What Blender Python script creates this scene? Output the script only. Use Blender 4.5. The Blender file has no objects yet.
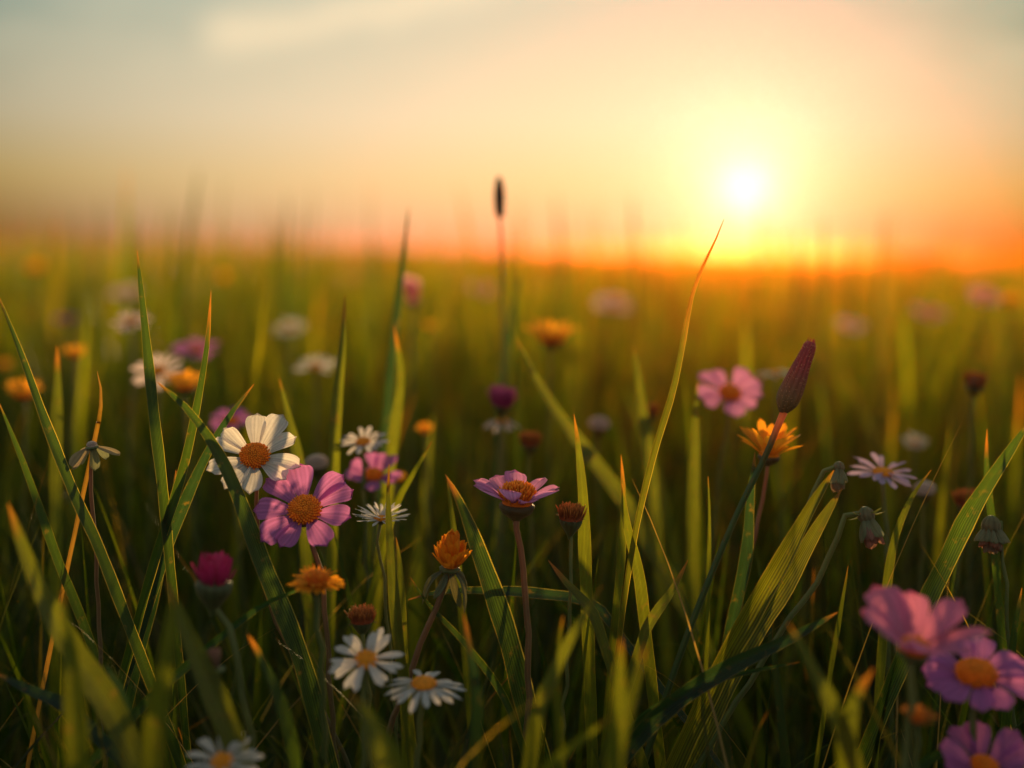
import bpy, math, random
import numpy as np
from mathutils import Vector, Matrix
R = math.radians
random.seed(7)
rng = np.random.default_rng(11)
scene = bpy.context.scene
COL = scene.collection

# ------------------------------------------------------------------ camera
W, H = 1024, 768
LENS = 50.0
F = LENS / 36.0 * W
HC = 0.42
FOCUS = 0.70
cam_d = bpy.data.cameras.new("camera")
cam = bpy.data.objects.new("camera", cam_d)
COL.objects.link(cam)
cam_d.lens = LENS
cam_d.sensor_width = 36.0
cam_d.clip_start = 0.02
cam_d.clip_end = 3000
CAM_M = Matrix.Translation((0, 0, HC)) @ Matrix.Rotation(R(90 - 5.45), 4, 'X') @ Matrix.Rotation(R(1.15), 4, 'Z')
cam.matrix_world = CAM_M
cam_d.dof.use_dof = True
cam_d.dof.focus_distance = FOCUS
cam_d.dof.aperture_fstop = 3.0
cam_d.dof.aperture_blades = 0
scene.camera = cam
CAM_I = CAM_M.inverted()
CAM_NP = np.array(CAM_I)

def P(px, py, d):
    """world point seen at pixel px, py at depth d metres along the optical axis"""
    return CAM_M @ Vector(((px - 512) / F * d, -(py - 384) / F * d, -d))

# ------------------------------------------------------------------ sun and sky
SUN_DIR = (CAM_M.to_3x3() @ Vector(((745 - 512) / F, -(190 - 384) / F, -1))).normalized()
SUN_AZ = math.atan2(SUN_DIR.x, SUN_DIR.y)
SUN_EL = R(3.9)
LAMP_DIR = Vector((math.sin(SUN_AZ) * math.cos(SUN_EL), math.cos(SUN_AZ) * math.cos(SUN_EL), math.sin(SUN_EL)))
sun_d = bpy.data.lights.new("sun", 'SUN')
sun_d.energy = 5.0
sun_d.angle = R(1.0)
sun_d.color = (1.0, 0.68, 0.30)
sun = bpy.data.objects.new("sun", sun_d)
COL.objects.link(sun)
sun.rotation_euler = LAMP_DIR.to_track_quat('Z', 'Y').to_euler()

scene.view_settings.view_transform = 'Standard'
scene.view_settings.look = 'None'
scene.view_settings.gamma = 1.0
scene.view_settings.use_curve_mapping = False
scene.view_settings.exposure = 0.4
scene.cycles.use_denoising = True
try:
    scene.cycles.denoiser = 'OPENIMAGEDENOISE'
except Exception:
    pass
scene.cycles.max_bounces = 8
scene.cycles.diffuse_bounces = 4
scene.cycles.transmission_bounces = 6
scene.cycles.volume_bounces = 0
scene.cycles.volume_step_rate = 10.0
scene.cycles.sample_clamp_indirect = 6.0
scene.cycles.sample_clamp_direct = 0.0

def lin(r, g, b):
    f = lambda c: (c / 255 / 12.92) if c / 255 <= 0.04045 else ((c / 255 + 0.055) / 1.055) ** 2.4
    return (f(r), f(g), f(b), 1.0)

class NT:
    def __init__(s, tree):
        s.t = tree; s.n = tree.nodes; s.l = tree.links
    def new(s, typ, **kw):
        n = s.n.new(typ)
        for k, v in kw.items(): setattr(n, k, v)
        return n
    def link(s, a, b): s.l.new(a, b)
    def put(s, sock, v):
        if hasattr(v, 'is_output'): s.l.new(v, sock)
        else: sock.default_value = v
    def math(s, op, a, b=None, c=None, clamp=False):
        n = s.new('ShaderNodeMath', operation=op, use_clamp=clamp)
        s.put(n.inputs[0], a)
        if b is not None: s.put(n.inputs[1], b)
        if c is not None: s.put(n.inputs[2], c)
        return n.outputs[0]
    def mix(s, fac, a, b, blend='MIX', clampf=True):
        n = s.new('ShaderNodeMix', data_type='RGBA', blend_type=blend)
        n.clamp_factor = clampf
        s.put(n.inputs[0], fac); s.put(n.inputs[6], a); s.put(n.inputs[7], b)
        return n.outputs[2]
    def ramp(s, fac, stops, interp='LINEAR'):
        n = s.new('ShaderNodeValToRGB')
        cr = n.color_ramp; cr.interpolation = interp
        while len(cr.elements) > 1: cr.elements.remove(cr.elements[-1])
        cr.elements[0].position = stops[0][0]; cr.elements[0].color = stops[0][1]
        for p, c in stops[1:]:
            e = cr.elements.new(p); e.color = c
        s.put(n.inputs[0], fac)
        return n.outputs[0]
    def noise(s, vec=None, scale=5.0, detail=3.0, rough=0.5):
        n = s.new('ShaderNodeTexNoise')
        n.inputs['Scale'].default_value = scale
        n.inputs['Detail'].default_value = detail
        n.inputs['Roughness'].default_value = rough
        if vec is not None: s.link(vec, n.inputs['Vector'])
        return n.outputs[0]

world = bpy.data.worlds.new("World")
scene.world = world
world.use_nodes = True
w = NT(world.node_tree)
for n in list(w.n): w.n.remove(n)
tc = w.new('ShaderNodeTexCoord')
dirv = tc.outputs['Generated']
sep = w.new('ShaderNodeSeparateXYZ'); w.link(dirv, sep.inputs[0])
el = w.math('MULTIPLY', w.math('ARCSINE', sep.outputs[2]), 180 / math.pi)      # degrees
dot = w.new('ShaderNodeVectorMath', operation='DOT_PRODUCT')
w.link(dirv, dot.inputs[0]); dot.inputs[1].default_value = SUN_DIR
th = w.math('MULTIPLY', w.math('ARCCOSINE', w.math('MINIMUM', dot.outputs['Value'], 0.9999999)), 180 / math.pi)
az = w.math('MULTIPLY', w.math('ARCTAN2', sep.outputs[0], sep.outputs[1]), 180 / math.pi)
# clear evening sky by height
elf = w.math('DIVIDE', el, 90.0)
def dimc(c, k=0.93): return tuple(x * k for x in c) + (1.0,)
base = w.ramp(elf, [(0.0, dimc((0.55, 0.40, 0.25))), (2.5 / 90, dimc((0.78, 0.60, 0.32))), (5 / 90, dimc((0.80, 0.69, 0.47))),
                    (10.5 / 90, dimc((0.50, 0.57, 0.45))), (18 / 90, dimc((0.44, 0.54, 0.48))), (35 / 90, dimc((0.36, 0.46, 0.48))), (1.0, dimc((0.32, 0.40, 0.46)))])
# away from the sun the sky is bluer and dimmer
back = w.math('MULTIPLY', w.math('SUBTRACT', th, 40.0), 1 / 70.0, clamp=True)
base = w.mix(w.math('MULTIPLY', back, 0.85), base, (0.32, 0.34, 0.355, 1))
# aureole round the low sun
def gl(sig, p=1.0):
    return w.math('EXPONENT', w.math('MULTIPLY', w.math('POWER', w.math('DIVIDE', th, sig), p), -1.0))
def scaled(c, k):
    n = w.new('ShaderNodeVectorMath', operation='SCALE'); n.inputs[0].default_value = c; w.link(k, n.inputs['Scale']); return n.outputs[0]
def vadd0(a, b):
    n = w.new('ShaderNodeVectorMath', operation='ADD'); w.link(a, n.inputs[0]); w.link(b, n.inputs[1]); return n.outputs[0]
azd = w.math('DIVIDE', az, 20.0)
side = w.math('MINIMUM', w.math('MULTIPLY', azd, azd), 1.1)          # the sky is duller well off to the sides
a0 = scaled((-0.36, -0.29, -0.20), w.math('MULTIPLY', w.math('MULTIPLY', side, w.math('MULTIPLY', w.math('SUBTRACT', 70.0, th), 1 / 35.0, clamp=True)), w.math('SUBTRACT', 1.0, w.math('MULTIPLY', el, 0.018), clamp=True)))
a1 = scaled((0.44, 0.06, -0.07), gl(8.0))
a2 = scaled((0.0, 0.06, 0.22), gl(5.0, 2.0))
a3 = vadd0(scaled((0.4, 0.42, 0.55), gl(1.0, 2.0)), scaled((0.0, 0.12, 0.20), gl(2.3, 2.0)))
def vadd(a, b):
    n = w.new('ShaderNodeVectorMath', operation='ADD'); w.link(a, n.inputs[0]); w.link(b, n.inputs[1]); return n.outputs[0]
a4 = scaled((0.0, -0.40, -0.06), w.math('MULTIPLY', gl(9.0, 2.0), w.math('EXPONENT', w.math('MULTIPLY', w.math('MAXIMUM', el, 0.0), -0.55))))   # the sun side reddens towards the horizon
a5 = scaled((-0.13, -0.03, -0.02), w.math('MULTIPLY', w.math('MULTIPLY', w.math('SUBTRACT', az, 12.0), 1 / 8.0, clamp=True), w.math('MULTIPLY', w.math('SUBTRACT', 45.0, az), 1 / 20.0, clamp=True)))
sky = vadd(vadd(vadd(vadd(vadd(vadd(base, a0), a1), a2), a3), a4), a5)
# thin high cloud
mp = w.new('ShaderNodeMapping'); mp.inputs['Rotation'].default_value = (0, R(-9), 0); mp.inputs['Scale'].default_value = (2.2, 1.0, 9.0)
w.link(dirv, mp.inputs[0])
cn = w.noise(mp.outputs[0], 2.6, 4.0, 0.55)
cmask = w.math('MULTIPLY', w.math('SUBTRACT', cn, 0.46), 3.2, clamp=True)
high = w.math('MULTIPLY', w.math('SUBTRACT', el, 5.0), 0.25, clamp=True)
low = w.math('SUBTRACT', 1.0, w.math('MULTIPLY', w.math('SUBTRACT', el, 16.0), 0.06, clamp=True))
cmask = w.math('MULTIPLY', w.math('MULTIPLY', cmask, high), w.math('MULTIPLY', low, 0.48))
sky = w.mix(cmask, sky, lin(246, 226, 190))
# one clear feather of cloud to the left of the sun
nz = w.noise(dirv, 9.0, 3.0, 0.5)
lx = w.math('DIVIDE', w.math('ADD', az, 6.5), 6.5)
lineel = w.math('ADD', 9.35, w.math('MULTIPLY', w.math('ADD', az, 6.5), 0.235))
dl = w.math('DIVIDE', w.math('SUBTRACT', w.math('ADD', el, w.math('MULTIPLY', w.math('SUBTRACT', nz, 0.5), 3.0)), lineel), 0.85)
feather = w.math('EXPONENT', w.math('MULTIPLY', w.math('MULTIPLY', dl, dl), -1.0))
ends = w.math('MULTIPLY', w.math('MULTIPLY', w.math('ADD', az, 12.9), 0.7, clamp=True), w.math('MULTIPLY', w.math('SUBTRACT', 4.0, az), 0.2, clamp=True))
sky = w.mix(w.math('MULTIPLY', w.math('MULTIPLY', feather, ends), 0.72), sky, lin(247, 224, 184))
nish = w.new('ShaderNodeTexSky', sky_type='NISHITA')
nish.sun_disc = False
nish.sun_elevation = SUN_EL
nish.sun_rotation = SUN_AZ
nish.air_density = 1.0; nish.dust_density = 1.5
bg1 = w.new('ShaderNodeBackground'); w.link(sky, bg1.inputs[0]); bg1.inputs[1].default_value = 0.76
bg2 = w.new('ShaderNodeBackground'); w.link(nish.outputs[0], bg2.inputs[0]); bg2.inputs[1].default_value = 0.006
addw = w.new('ShaderNodeAddShader'); w.link(bg1.outputs[0], addw.inputs[0]); w.link(bg2.outputs[0], addw.inputs[1])
wo = w.new('ShaderNodeOutputWorld'); w.link(addw.outputs[0], wo.inputs[0])

# ------------------------------------------------------------------ materials
def new_mat(name):
    m = bpy.data.materials.new(name); m.use_nodes = True
    t = NT(m.node_tree)
    for n in list(t.n): t.n.remove(n)
    return m, t

def leaf_mat(name, trans=0.5, warm=(1.5, 1.15, 0.35), rough=0.42, vein=58.0, veinamp=0.3, sheen=0.0, spec=0.35, sheen_tint=(1, .8, .5, 1), spots=0.0):
    m, t = new_mat(name)
    at = t.new('ShaderNodeAttribute', attribute_name='Col')
    au = t.new('ShaderNodeAttribute', attribute_name='u')
    geo = t.new('ShaderNodeTexCoord')
    nz = t.noise(geo.outputs['Object'], 90.0, 3.0, 0.6)
    s = t.math('SINE', t.math('MULTIPLY', au.outputs['Fac'], vein))
    k = t.math('ADD', t.math('MULTIPLY', s, veinamp * 0.5), t.math('MULTIPLY_ADD', nz, 0.7, 0.65))
    sc = t.new('ShaderNodeVectorMath', operation='SCALE'); t.link(at.outputs['Color'], sc.inputs[0]); t.link(k, sc.inputs['Scale'])
    colr = sc.outputs[0]
    if spots:                                        # dry flecks and blotches
        sn = t.noise(geo.outputs['Object'], 150.0, 4.0, 0.7)
        colr = t.mix(t.math('MULTIPLY', t.math('MULTIPLY', t.math('SUBTRACT', sn, 0.60), 9.0, clamp=True), spots), colr, (0.13, 0.075, 0.028, 1))
    p = t.new('ShaderNodeBsdfPrincipled')
    t.link(colr, p.inputs['Base Color'])
    p.inputs['Roughness'].default_value = rough
    p.inputs['Specular IOR Level'].default_value = spec
    if sheen:
        p.inputs['Sheen Weight'].default_value = sheen
        p.inputs['Sheen Roughness'].default_value = 0.35
        p.inputs['Sheen Tint'].default_value = sheen_tint
    bp = t.new('ShaderNodeBump'); bp.inputs['Strength'].default_value = 0.35; bp.inputs['Distance'].default_value = 0.0006
    t.link(t.math('ADD', s, nz), bp.inputs['Height']); t.link(bp.outputs[0], p.inputs['Normal'])
    if trans > 0:
        tr = t.new('ShaderNodeBsdfTranslucent')
        wm = t.new('ShaderNodeVectorMath', operation='MULTIPLY'); t.link(colr, wm.inputs[0]); wm.inputs[1].default_value = warm
        t.link(wm.outputs[0], tr.inputs['Color'])
        mx = t.new('ShaderNodeMixShader'); mx.inputs[0].default_value = trans
        t.link(p.outputs[0], mx.inputs[1]); t.link(tr.outputs[0], mx.inputs[2])
        out = mx.outputs[0]
    else:
        out = p.outputs[0]
    o = t.new('ShaderNodeOutputMaterial'); t.link(out, o.inputs['Surface'])
    return m

M_GRASS = leaf_mat('grass leaf', trans=0.64, warm=(4.0, 3.2, 0.45), vein=40, spots=0.5)
M_BLADE = leaf_mat('large grass leaf', trans=0.58, warm=(3.2, 2.7, 0.6), vein=56, veinamp=0.85, rough=0.36, spec=0.5, spots=0.6)
M_STEM = leaf_mat('downy stem', trans=0.35, warm=(2.0, 1.3, 0.5), vein=25, veinamp=0.2, sheen=0.35, rough=0.55, sheen_tint=(1, .72, .36, 1))
M_PETAL = leaf_mat('petal', trans=0.62, warm=(1.08, 0.95, 0.85), rough=0.6, vein=38, veinamp=0.18, sheen=0.15, spec=0.2)
M_DISC = leaf_mat('flower centre', trans=0.25, warm=(1.5, 1.0, 0.6), rough=0.6, vein=1, veinamp=0.0, sheen=0.3, spec=0.2)
M_BUD = leaf_mat('bud', trans=0.15, warm=(1.5, 1.0, 0.8), rough=0.6, vein=1, veinamp=0.0, sheen=0.08, spec=0.2, sheen_tint=(1, .65, .4, 1))

m, t = new_mat('ground soil'); M_GROUND = m
tcg = t.new('ShaderNodeTexCoord')
n1 = t.noise(tcg.outputs['Object'], 0.35, 5.0, 0.6)
n2 = t.noise(tcg.outputs['Object'], 30.0, 5.0, 0.65)
gc = t.ramp(n1, [(0.35, (0.030, 0.040, 0.008, 1)), (0.65, (0.060, 0.058, 0.014, 1))])
gc = t.mix(t.math('MULTIPLY', n2, 0.6), gc, (0.018, 0.016, 0.008, 1))
p = t.new('ShaderNodeBsdfPrincipled'); t.link(gc, p.inputs['Base Color']); p.inputs['Roughness'].default_value = 0.95; p.inputs['Specular IOR Level'].default_value = 0.1
bp = t.new('ShaderNodeBump'); bp.inputs['Strength'].default_value = 0.6; bp.inputs['Distance'].default_value = 0.01
t.link(n2, bp.inputs['Height']); t.link(bp.outputs[0], p.inputs['Normal'])
o = t.new('ShaderNodeOutputMaterial'); t.link(p.outputs[0], o.inputs['Surface'])

# ------------------------------------------------------------------ mesh helpers
def mesh_np(name, V, faces, mat, C=None, U=None, smooth=True):
    """V (n,3); faces (m,4) array of quads or list of polygons; C (n,3) colours; U (n,) cross coordinate"""
    me = bpy.data.meshes.new(name)
    V = np.asarray(V, dtype=np.float32)
    if isinstance(faces, np.ndarray):
        m_, k = faces.shape
        me.vertices.add(len(V)); me.vertices.foreach_set('co', V.ravel())
        me.loops.add(m_ * k); me.loops.foreach_set('vertex_index', faces.astype(np.int32).ravel())
        me.polygons.add(m_)
        me.polygons.foreach_set('loop_start', np.arange(0, m_ * k, k, dtype=np.int32))
        me.update(calc_edges=True)
    else:
        me.from_pydata([tuple(map(float, v)) for v in V], [], [tuple(int(i) for i in f) for f in faces])
    if C is not None:
        a = me.color_attributes.new('Col', 'FLOAT_COLOR', 'POINT')
        c4 = np.ones((len(V), 4), dtype=np.float32); c4[:, :3] = C
        a.data.foreach_set('color', c4.ravel())
    if U is not None:
        a = me.attributes.new('u', 'FLOAT', 'POINT')
        a.data.foreach_set('value', np.asarray(U, dtype=np.float32))
    if smooth:
        me.polygons.foreach_set('use_smooth', np.ones(len(me.polygons), dtype=bool))
    me.materials.append(mat)
    me.update()
    return me

def link(name, me, parent=None, mat4=None):
    o = bpy.data.objects.new(name, me); COL.objects.link(o)
    if parent is not None: o.parent = parent
    if mat4 is not None: o.matrix_local = mat4
    return o

def tag(o, label, cat, group=None):
    o['label'] = label; o['category'] = cat
    if group: o['group'] = group
    return o

def thing(name, label, cat, loc, group=None):
    o = bpy.data.objects.new(name, None); COL.objects.link(o)
    o.empty_display_size = 0.02
    o.location = loc
    return tag(o, label, cat, group)

def grid_faces(nu, nv, wrap=False, off=0):
    f = []
    for i in range(nu - 1):
        for j in range(nv if wrap else nv - 1):
            j2 = (j + 1) % nv
            f.append((off + i * nv + j, off + i * nv + j2, off + (i + 1) * nv + j2, off + (i + 1) * nv + j))
    return f

def spline(pts, n):
    """Catmull-Rom through Vectors, n samples evenly by chord"""
    P_ = [np.array(p, dtype=float) for p in pts]
    if len(P_) == 2:
        return np.array([P_[0] + (P_[1] - P_[0]) * t_ for t_ in np.linspace(0, 1, n)])
    ext = [2 * P_[0] - P_[1]] + P_ + [2 * P_[-1] - P_[-2]]
    dense = []
    for i in range(1, len(ext) - 2):
        a, b, c, d = ext[i - 1], ext[i], ext[i + 1], ext[i + 2]
        for s in np.linspace(0, 1, 16, endpoint=False):
            dense.append(0.5 * ((2 * b) + (c - a) * s + (2 * a - 5 * b + 4 * c - d) * s * s + (3 * b - a - 3 * c + d) * s ** 3))
    dense.append(P_[-1])
    dense = np.array(dense)
    L = np.concatenate([[0], np.cumsum(np.linalg.norm(np.diff(dense, axis=0), axis=1))])
    q = np.linspace(0, L[-1], n)
    return np.stack([np.interp(q, L, dense[:, k]) for k in range(3)], axis=1)

def tube(path, radii, col_fn, sides=9):
    """closed tube along path; returns V, faces, C, U"""
    n = len(path)
    T = np.gradient(path, axis=0); T /= np.linalg.norm(T, axis=1)[:, None] + 1e-12
    up = np.array([0.3, -0.9, 0.2])
    V, C, U = [], [], []
    prev = None
    for i in range(n):
        a = up if prev is None else prev
        a = a - T[i] * np.dot(a, T[i]); a /= np.linalg.norm(a) + 1e-12
        prev = a
        b = np.cross(T[i], a)
        for k in range(sides):
            ang = 2 * math.pi * k / sides
            V.append(path[i] + radii[i] * (math.cos(ang) * a + math.sin(ang) * b))
            C.append(col_fn(i / (n - 1))); U.append(k / sides)
    f = grid_faces(n, sides, True)
    V += [path[0], path[-1]]; C += [col_fn(0), col_fn(1)]; U += [0, 0]
    for k in range(sides):
        f.append((n * sides, (k + 1) % sides, k))
        f.append((n * sides + 1, (n - 1) * sides + k, (n - 1) * sides + (k + 1) % sides))
    return V, f, C, U

def mixc(a, b, t_):
    t_ = min(1, max(0, t_))
    return tuple(a[k] * (1 - t_) + b[k] * t_ for k in range(3))

def to_ground(pts):
    """continue a list of world points (head first) down to the soil"""
    pts = [Vector(p) for p in pts]
    a = pts[-2] if len(pts) > 1 else pts[-1] + Vector((0, 0, 0.05))
    b = pts[-1]
    d = (b - a).normalized()
    d.z = min(d.z, -0.45)
    if b.z > 0.004:
        k = b.z / -d.z
        mid = b + d * (k * 0.5); end = b + d * k
        pts.append(Vector((mid.x * 0.6 + b.x * 0.4 + d.x * k * 0.12, mid.y, mid.z)))
        pts.append(Vector((b.x + (end.x - b.x) * 0.75, b.y + (end.y - b.y) * 0.75, -0.004)))
    return pts

# ------------------------------------------------------------------ ground and haze
GR = 110.0
rings = [0, 1, 3, 8, 20, 50, 80, GR]
V, f = [(0, 0, 0)], []
for r_ in rings[1:]:
    for k in range(48):
        a = 2 * math.pi * k / 48
        V.append((r_ * math.cos(a), r_ * math.sin(a), 0))
for k in range(48):
    f.append((0, 1 + k, 1 + (k + 1) % 48))
for i in range(len(rings) - 2):
    o0, o1 = 1 + i * 48, 1 + (i + 1) * 48
    for k in range(48):
        f.append((o0 + k, o1 + k, o1 + (k + 1) % 48, o0 + (k + 1) % 48))
g = link('ground', mesh_np('ground', V, f, M_GROUND, smooth=False)); g['kind'] = 'structure'

HZ = 118.0; HTOP = 0.78
m, t = new_mat('sun glow haze')
pv = t.new('ShaderNodeVolumePrincipled')
pv.inputs['Color'].default_value = (1.0, 0.15, 0.014, 1)  # deep orange volume added to make the glow around the sun
pv.inputs['Density'].default_value = 0.0022
pv.inputs['Anisotropy'].default_value = 0.94
o = t.new('ShaderNodeOutputMaterial'); t.link(pv.outputs[0], o.inputs['Volume'])
V = [(x, y, z) for z in (-1.0, HTOP) for x, y in ((-HZ, -HZ), (HZ, -HZ), (HZ, HZ), (-HZ, HZ))]
hz = link('haze', mesh_np('haze', V, [(3, 2, 1, 0), (4, 5, 6, 7), (0, 1, 5, 4), (1, 2, 6, 5), (2, 3, 7, 6), (3, 0, 4, 7)], m, smooth=False))
hz['kind'] = 'stuff'

# ------------------------------------------------------------------ flower parts
PURPLE = (0.60, 0.20, 0.53); WHITE = (0.84, 0.82, 0.76); LILAC = (0.66, 0.50, 0.70); ORANGE = (0.95, 0.40, 0.02)
PINK = (0.80, 0.34, 0.42); PALEPINK = (0.76, 0.60, 0.62); MAGENTA = (0.36, 0.02, 0.16); BROWN = (0.16, 0.07, 0.03)
GREEN = (0.055, 0.10, 0.025); CALYX = (0.13, 0.17, 0.06)

_cache = {}
def petal_mesh(shape, col, var):
    """one petal, unit long, along +X, upper face +Z"""
    key = ('petal', shape, col, var)
    if key in _cache: return _cache[key]
    rr = random.Random(hash((shape, var)) & 0xffff if False else (len(shape) * 101 + var * 17 + 3))
    nu, nv = 13, 9
    Wd, pw, tipp, notch, cup, droop, groove = {
        'cosmos': (0.34, 0.75, 5.0, 0.07, 0.06, 0.08, 0.016),
        'wide':   (0.30, 0.70, 4.0, 0.06, 0.07, 0.10, 0.014),
        'daisy':  (0.118, 0.50, 5.0, 0.03, 0.04, 0.06, 0.010),
        'aster':  (0.060, 0.40, 4.0, 0.01, 0.02, 0.05, 0.004),
        'ray':    (0.165, 0.55, 3.0, 0.02, 0.06, 0.03, 0.008),
        'floret': (0.085, 0.60, 3.0, 0.03, 0.05, -0.20, 0.006),
        'sepal':  (0.17, 0.45, 1.6, 0.0, 0.10, 0.45, 0.03),
        'ball':   (0.19, 0.55, 3.0, 0.05, 0.10, -0.30, 0.012),
        'closed': (0.30, 0.70, 2.5, 0.05, 0.16, -0.25, 0.02),
    }[shape]
    asym = rr.uniform(-0.05, 0.05); dr = droop * rr.uniform(0.5, 1.6); tw = rr.uniform(-0.25, 0.25); wv = rr.uniform(0, 6)
    Wd *= rr.uniform(0.88, 1.1); bendy = rr.uniform(-0.05, 0.05)
    V, C, U = [], [], []
    for i in range(nu):
        t_ = i / (nu - 1)
        te = 0.012 + 0.988 * t_
        wd = Wd * (te ** pw) * max(0.0, 1 - te ** tipp) ** 0.42 / 0.86 + 0.006
        for j in range(nv):
            v = j / (nv - 1) * 2 - 1
            x = t_ * (1 - 0.05 * v * v * t_) - notch * (t_ ** 6) * (0.5 + 0.5 * math.cos(v * 2.5 * math.pi + wv * 0.3)) * (1 - abs(v) * 0.3)
            y = v * wd + asym * t_ * t_ + bendy * math.sin(t_ * 3)
            z = cup * v * v * math.sin(math.pi * min(1, t_ * 0.9)) * (Wd / 0.2) - dr * t_ ** 2.2 + groove * math.cos(v * 3 * math.pi) * math.sin(math.pi * t_) + 0.012 * math.sin(6 * t_ + wv + 2 * v)
            z += math.sin(tw * t_) * v * wd
            V.append((x, y, z))
            shade = 0.92 + 0.08 * rr.random()
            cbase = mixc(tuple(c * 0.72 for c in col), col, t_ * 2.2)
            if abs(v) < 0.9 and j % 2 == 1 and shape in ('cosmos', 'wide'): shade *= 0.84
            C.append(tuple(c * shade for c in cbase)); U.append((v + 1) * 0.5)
    me = mesh_np('petal', V, grid_faces(nu, nv), M_PETAL if shape != 'sepal' else M_STEM, C, U)
    _cache[key] = me
    return me

def peg_dome(kind):
    """unit-radius flower centre: a dome whose florets are drawn out of one skin"""
    key = ('disc', kind)
    if key in _cache: return _cache[key]
    n, hgt, pl, pw, cin, cout, ctip, spread = {
        'dome':   (190, 0.62, 0.15, 0.070, (0.55, 0.09, 0.004), (0.85, 0.17, 0.005), (1.0, 0.33, 0.015), 1.0),
        'spiky':  (190, 1.05, 0.50, 0.062, (0.55, 0.09, 0.006), (0.80, 0.17, 0.008), (1.0, 0.40, 0.03), 0.50),
        'flat':   (150, 0.38, 0.08, 0.070, (0.72, 0.26, 0.01), (0.80, 0.30, 0.01), (0.90, 0.42, 0.03), 1.0),
        'thistle':(170, 0.35, 1.30, 0.060, (0.20, 0.01, 0.08), (0.34, 0.015, 0.14), (0.62, 0.10, 0.30), 0.42),
        'seed':   (130, 0.55, 0.85, 0.050, (0.13, 0.03, 0.01), (0.30, 0.06, 0.015), (0.62, 0.22, 0.04), 0.40),
        'fluff':  (120, 0.95, 0.25, 0.075, (0.36, 0.28, 0.22), (0.5, 0.4, 0.32), (0.7, 0.6, 0.5), 1.0),
    }[kind]
    rr = random.Random(n)
    V, C, U, f = [], [], [], []
    # skin
    nr, ns = 8, 20
    for i in range(nr):
        a = i / (nr - 1) * math.pi / 2
        for k in range(ns):
            p_ = 2 * math.pi * k / ns
            V.append((math.cos(a) * math.cos(p_) if i < nr - 1 else 0.01 * math.cos(p_), math.cos(a) * math.sin(p_) if i < nr - 1 else 0.01 * math.sin(p_), math.sin(a) * hgt))
            C.append(mixc(cout, cin, i / nr)); U.append(0)
    f += grid_faces(nr, ns, True)
    for q in range(n):
        r_ = math.sqrt((q + 0.5) / n); p_ = q * 2.399963
        zc = hgt * math.sqrt(max(0, 1 - r_ * r_))
        nrm = Vector((r_ * math.cos(p_), r_ * math.sin(p_), (zc / hgt + 0.15) / hgt * 0.8)).normalized()
        c0 = Vector((r_ * math.cos(p_), r_ * math.sin(p_), zc))
        ax = (nrm * spread + Vector((0.12 * rr.uniform(-1, 1), 0.12 * rr.uniform(-1, 1), (1 - spread)))).normalized()
        L = pl * rr.uniform(0.7, 1.2) * (0.75 + 0.4 * r_)
        s1 = ax.orthogonal().normalized(); s2 = ax.cross(s1)
        off = len(V)
        cc = mixc(cin, cout, r_ * 1.2); sh = rr.uniform(0.75, 1.2)
        for (h_, wdt, tm) in ((-0.08, 1.0, 0), (0.6, 1.05, 0.35), (0.9, 0.8, 1.0), (1.0, 0.15, 1.0)):
            for k in range(5):
                aa = 2 * math.pi * k / 5
                pt = c0 + ax * (h_ * L) + (s1 * math.cos(aa) + s2 * math.sin(aa)) * pw * wdt
                V.append(tuple(pt)); C.append(tuple(c * sh for c in mixc(cc, ctip, tm))); U.append(0)
        f += grid_faces(4, 5, True, off)
    me = mesh_np('flower centre', V, f, M_DISC, C, U)
    _cache[key] = me
    return me

def lathe_mesh(key, prof, col_fn, mat, ns=22, ridges=0, ramp_=0.0):
    """profile list of (radius, z); optional lengthwise ridges"""
    k_ = ('lathe', key)
    if k_ in _cache: return _cache[k_]
    V, C, U = [], [], []
    pr = spline([(r_, 0, z) for r_, z in prof], 18)
    n = len(pr)
    for i in range(n):
        r_, z = max(0.004, pr[i][0]), pr[i][2]
        for k in range(ns):
            a = 2 * math.pi * k / ns
            rg = 1 + (ramp_ * math.cos(a * ridges + 0.8 * math.sin(i * 0.4)) if ridges else 0) + 0.02 * math.sin(3 * a + i)
            V.append((r_ * rg * math.cos(a), r_ * rg * math.sin(a), z))
            c = col_fn(i / (n - 1))
            s = 1 - 0.28 * max(0, -math.cos(a * ridges)) if ridges else 1
            C.append(tuple(x * s for x in c)); U.append(k / ns)
    f = grid_faces(n, ns, True)
    f.append(tuple(range(ns))[::-1]); f.append(tuple(range((n - 1) * ns, n * ns)))
    me = mesh_np(key, V, f, mat, C, U)
    _cache[k_] = me
    return me

def calyx_mesh(kind):
    if kind == 'cup':
        return lathe_mesh('calyx cup', [(0.16, -1.25), (0.22, -1.0), (0.55, -0.72), (0.92, -0.42), (1.02, -0.12), (0.86, 0.05)], lambda t_: mixc((0.16, 0.18, 0.05), (0.10, 0.075, 0.035), t_), M_STEM, 24, 11, 0.035)
    if kind == 'bell':
        return lathe_mesh('bell bud', [(0.16, -1.05), (0.42, -0.92), (0.80, -0.55), (1.0, 0.0), (0.98, 0.45), (0.80, 0.85), (0.55, 0.95)], lambda t_: mixc((0.11, 0.14, 0.045), (0.20, 0.17, 0.08), t_ * 1.6), M_STEM, 36, 10, 0.12)
    if kind == 'small':
        return lathe_mesh('calyx small', [(0.16, -0.9), (0.30, -0.7), (0.75, -0.35), (0.95, -0.1), (0.7, 0.03)], lambda t_: CALYX, M_STEM, 20, 9, 0.05)
    return lathe_mesh('calyx long', [(0.15, -1.9), (0.26, -1.5), (0.62, -0.95), (0.92, -0.45), (0.98, -0.05), (0.85, 0.1)], lambda t_: mixc((0.13, 0.18, 0.06), (0.11, 0.13, 0.055), t_), M_STEM, 24, 12, 0.06)

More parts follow.
